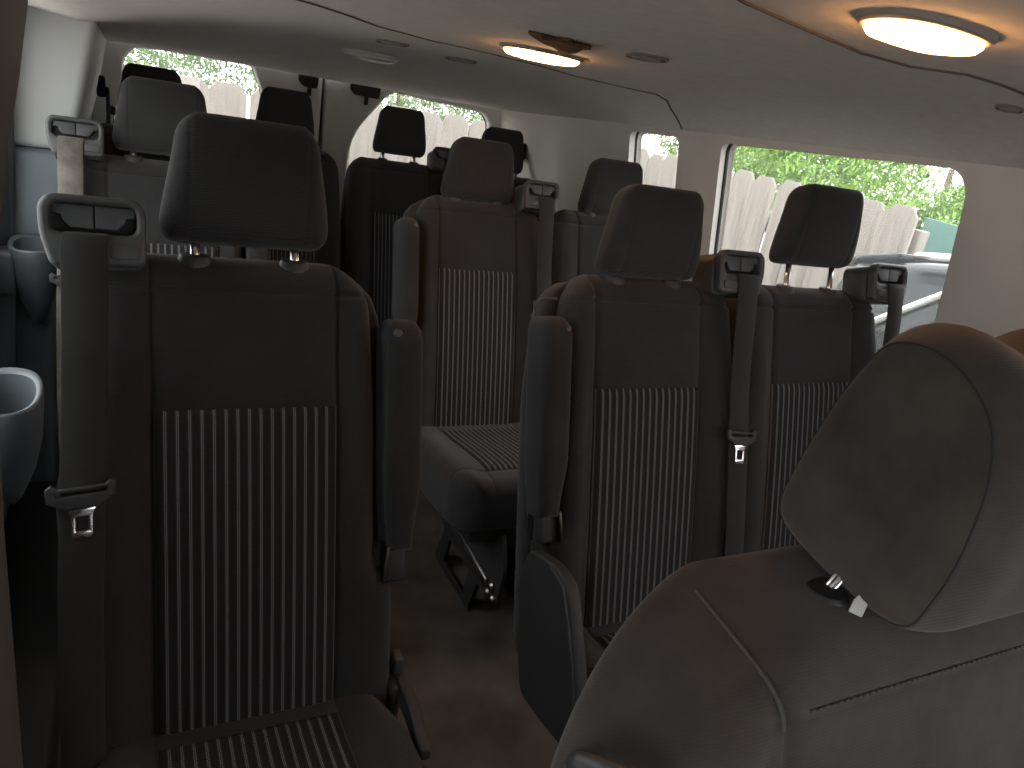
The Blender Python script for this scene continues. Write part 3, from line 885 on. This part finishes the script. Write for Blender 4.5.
fence('board_fence', 'pale dog-eared board fence running past the side windows', (3.2, 1.52), (3.2, 3.95), .705)
fence('board_fence', 'pale dog-eared board fence close behind the back door windows', (3.2, 4.05), (-1.6, 3.35), .712, .20)

def bush(name, lab, c, r, n, mat, sz=.07, cat='tree'):
    t = thing(name, lab, cat, (c[0], c[1], GZ), 'greenery beyond the fence')
    cz = c[2]-GZ
    link('trunk', tube('trunk', [(0, 0, 0), (.04, .02, cz*.5), (0, .05, cz)], .05, 8, rs=[.09, .06, .03]), BARK, t)
    V = []; F = []
    for i in range(n):
        while 1:
            q = Vector((random.uniform(-1, 1), random.uniform(-1, 1), random.uniform(-1, 1)))
            if .25 < q.length < 1: break
        lump = 1+.22*math.sin(5*q.x+c[0])*math.sin(4*q.y+c[1])*math.cos(5*q.z)
        p = Vector((q.x*r[0]*lump, q.y*r[1]*lump, q.z*r[2]*lump+cz))
        m = Matrix.Rotation(random.uniform(0, 6.3), 3, 'Z') @ Matrix.Rotation(random.uniform(-1.2, 1.2), 3, 'X')
        s = sz*random.uniform(.6, 1.3); b = len(V)
        for a in ((0, -s, 0), (s*.38, -s*.2, .012), (0, s, 0), (-s*.38, -s*.2, .012)): V.append(p+m @ Vector(a))
        F.append((b, b+1, b+2)); F.append((b, b+2, b+3))
    me = bpy.data.meshes.new('foliage'); me.from_pydata([tuple(v) for v in V], [], F)
    link('foliage', me, mat, t)
bush('leafy_tree', 'bright green tree beyond the fence, left part of the large side window', (5.2, 4.95, .95), (.95, .85, .8), 12000, LEAF, .030)
bush('leafy_tree', 'bright green tree beyond the fence, middle of the large side window', (4.6, 3.4, .80), (.70, .68, .62), 10000, LEAF, .028)
bush('leafy_tree', 'thin pale tree beyond the fence end, sky showing through it', (7.9, 4.6, 1.0), (1.3, 1.2, .9), 2600, LEAF2, .04)
bush('leafy_shrub', 'low green shrub behind the teal panel', (6.3, 3.1, .45), (.75, .7, .45), 7000, LEAF, .030, 'shrub')
bush('leafy_tree', 'green tree beyond the fence seen through the small side window', (4.0, 6.9, 1.0), (.9, .9, 1.0), 10000, LEAF, .032)
bush('leafy_tree', 'soft green tree behind the fence in the right back window', (1.9, 5.6, .9), (1.0, .7, .8), 9000, LEAF2, .030)
bush('leafy_tree', 'soft green tree behind the fence in the left back window', (-.3, 5.2, .9), (1.1, .7, .8), 9000, LEAF2, .030)
# teal panel beyond the end of the fence
t = thing('panel_fence', 'teal panel standing beyond the end of the board fence', 'panel', (4.3, .95, GZ))
link('panel', rbox('panel', (0, 0, .84), (.03, 2.6, 1.68), .006, fn=lambda a, b, c: (a, b, c+b*.045)), TEAL, t)
for y in (-1.25, 0, 1.25): link('post', rbox('post', (.05, y, .82), (.07, .07, 1.64), .006), TEAL, t)

# parked car beside the van
t = thing('parked_car', 'dark glossy car parked close outside the large side window', 'car', (3.05, -.78, GZ))
def sec(y, zs, ws):
    return [(w, y, z) for z, w in zip(zs, ws)]
# stations run from the tail (+y) to the nose (-y)
ST = [  # y, belt z, roof z, half width low, half width belt, half width roof
    (2.22, .80, .98, .70, .66, .50), (2.14, .95, 1.16, .82, .78, .58), (2.04, 1.06, 1.45, .88, .84, .62), (1.95, 1.10, 1.62, .90, .86, .66),
    (1.5, 1.12, 1.70, .91, .87, .68), (.9, 1.12, 1.74, .91, .87, .69), (.2, 1.10, 1.76, .91, .87, .69), (-.5, 1.08, 1.70, .91, .87, .67),
    (-1.05, 1.05, 1.40, .91, .87, .66), (-1.45, 1.04, 1.12, .90, .86, .66), (-1.9, .99, 1.04, .89, .85, .60), (-2.4, .90, .96, .84, .80, .55), (-2.6, .72, .80, .74, .70, .5)]
V = []; F = []
for (y, zb, zr, wl, wb, wr) in ST:
    half = [(wl*.92, .22), (wl, .36), (wl*1.01, .62), (wb+.015, zb-.06), (wb, zb), (wb*.55+wr*.45+.02, zb*.5+zr*.5), (wr, zr-.05), (wr-.07, zr-.005), (wr*.5, zr+.012), (0, zr+.018)]
    ringp = [(x, y, z) for x, z in half]+[(-x, y, z) for x, z in half[-2::-1]]
    V += ringp
M_ = 19
for i in range(len(ST)-1):
    for k in range(M_-1): F.append((i*M_+k, i*M_+k+1, (i+1)*M_+k+1, (i+1)*M_+k))
    F.append((i*M_+M_-1, i*M_, (i+1)*M_, (i+1)*M_+M_-1))
F.append(tuple(range(M_))); F.append(tuple((len(ST)-1)*M_+k for k in range(M_)))
link('body', sharpen(mesh('body', V, F), 50), CARB, t)
def car_x(y, z, sgn=-1):
    for i in range(len(ST)-1):
        y1, y0 = ST[i][0], ST[i+1][0]
        if y0 <= y <= y1:
            q = (y1-y)/(y1-y0); S_ = [a*(1-q)+b*q for a, b in zip(ST[i], ST[i+1])]
            zb, zr, wl, wb, wr = S_[1:]
            h = [(wb, zb), (wb*.55+wr*.45+.02, zb*.5+zr*.5), (wr, zr-.05)]
            for (xa, za), (xb, zb_) in zip(h, h[1:]):
                if za <= z <= zb_ or (xb, zb_) == h[-1]: 
                    k = (z-za)/(zb_-za); return sgn*(xa+(xb-xa)*k), zb, zr
    return sgn*.8, 1, 1.6
for (ya, yb) in ((1.88, .92), (.84, .02), (-.06, -.85)):
    V = []; F = []; nn = 14
    for i in range(nn+1):
        y = ya+(yb-ya)*i/nn
        _, zb, zr = car_x(y, 1.1)
        for k in range(5):
            z = zb+.035+(zr-.075-zb-.035)*k/4
            x, _, _ = car_x(y, z); V.append((x-.006, y, z))
    for i in range(nn):
        for k in range(4): F.append((i*5+k, i*5+k+1, (i+1)*5+k+1, (i+1)*5+k))
    b = len(V); V += [(v[0]+.02, v[1], v[2]) for v in V[:b]]
    F += [tuple(b+q for q in f[::-1]) for f in F[:]]
    rg = [k for k in range(5)]+[i*5+4 for i in range(1, nn+1)]+[nn*5+k for k in (3, 2, 1, 0)]+[i*5 for i in range(nn-1, 0, -1)]
    for k in range(len(rg)): F.append((rg[k], rg[(k+1) % len(rg)], b+rg[(k+1) % len(rg)], b+rg[k]))
    link('side_window', sharpen(mesh('side_window', V, F), 40), CARG, t)
pts = []
for y, z in ((.10, .545), (.6, .56), (1.05, .56), (1.30, .555), (1.42, .53), (1.50, .48), (1.58, .41), (1.68, .32), (1.82, .25), (2.0, .20)):
    x, zb_, zr = car_x(min(y, 1.90), min(z-GZ, 1.62)); pts.append((x-.010, y, z-GZ))
link('window_strip', tube('window_strip', pts, .017, 8), CHR, t)
pts = []
for y in lin(1.7, -.5, 24):
    x, zb, zr = car_x(y, 1.4); pts.append((-(abs(car_x(y, zr-.05)[0]))+.02, y, zr+.02))
link('roof_rail', tube('roof_rail', pts, .018, 8), CHR, t)
link('spoiler', solid('spoiler', lambda u, v, n: (u, 1.80+v, 1.66+n-v*.28), 0, .34, lambda v: .60-.12*smooth((v-.16)/.18), lambda v: .60-.12*smooth((v-.16)/.18), .3, lambda u, v: .02, lambda u, v: -.03+.04*v, .02, .015, ni=6, nv=12, no=8, usel=0), CARB, t)
for y in (1.25, -1.55):
    for s in (-1, 1):
        link('wheel', lathe('wheel', [(.30, -.10), (.335, -.08), (.335, .08), (.30, .10), (.2, .09), (.18, .06)], lambda a, b, h, s=s, y=y: (s*(.80+h), y+a, .335+b), 28), RUB, t)
for s in (-1, 1): link('tail_lamp', rbox('tail_lamp', (s*.70, 2.10, 1.02), (.16, .12, .20), .03), RED, t)

# ------------------------------------------------------------------ light
w = bpy.data.worlds.new('World'); bpy.context.scene.world = w; w.use_nodes = True
bg = w.node_tree.nodes['Background']
bg.inputs['Color'].default_value = (.945, .965, 1.0, 1); bg.inputs['Strength'].default_value = 2.6

# ------------------------------------------------------------------ camera
def cam():
    yaw, pit, rol = 0.5082647204567998, -0.3531292764404722, 0.17584230267968765
    cy, sy, cp, sp = math.cos(yaw), math.sin(yaw), math.cos(pit), math.sin(pit)
    f = Vector((sy*cp, cy*cp, sp)); r = Vector((cy, -sy, 0)); u = r.cross(f)
    cr, sr = math.cos(rol), math.sin(rol)
    r2 = r*cr+u*sr; u2 = -r*sr+u*cr
    M = Matrix((r2, u2, -f)).transposed().to_4x4()
    M.translation = (-0.13531912957624445, -0.8194805274445298, 0.8195376032593256)
    cd = bpy.data.cameras.new('camera'); o = bpy.data.objects.new('camera', cd); C.objects.link(o)
    cd.sensor_width = 36; cd.lens = 734.6553335249088*36/1024; cd.clip_start = .02
    o.matrix_world = M
    bpy.context.scene.camera = o
cam()
cy_ = bpy.context.scene.cycles
cy_.max_bounces = 14; cy_.diffuse_bounces = 9; cy_.transparent_max_bounces = 16
vs = bpy.context.scene.view_settings
vs.view_transform = 'Standard'; vs.look = 'None'; vs.gamma = 1; vs.use_curve_mapping = False
vs.exposure = 1.05
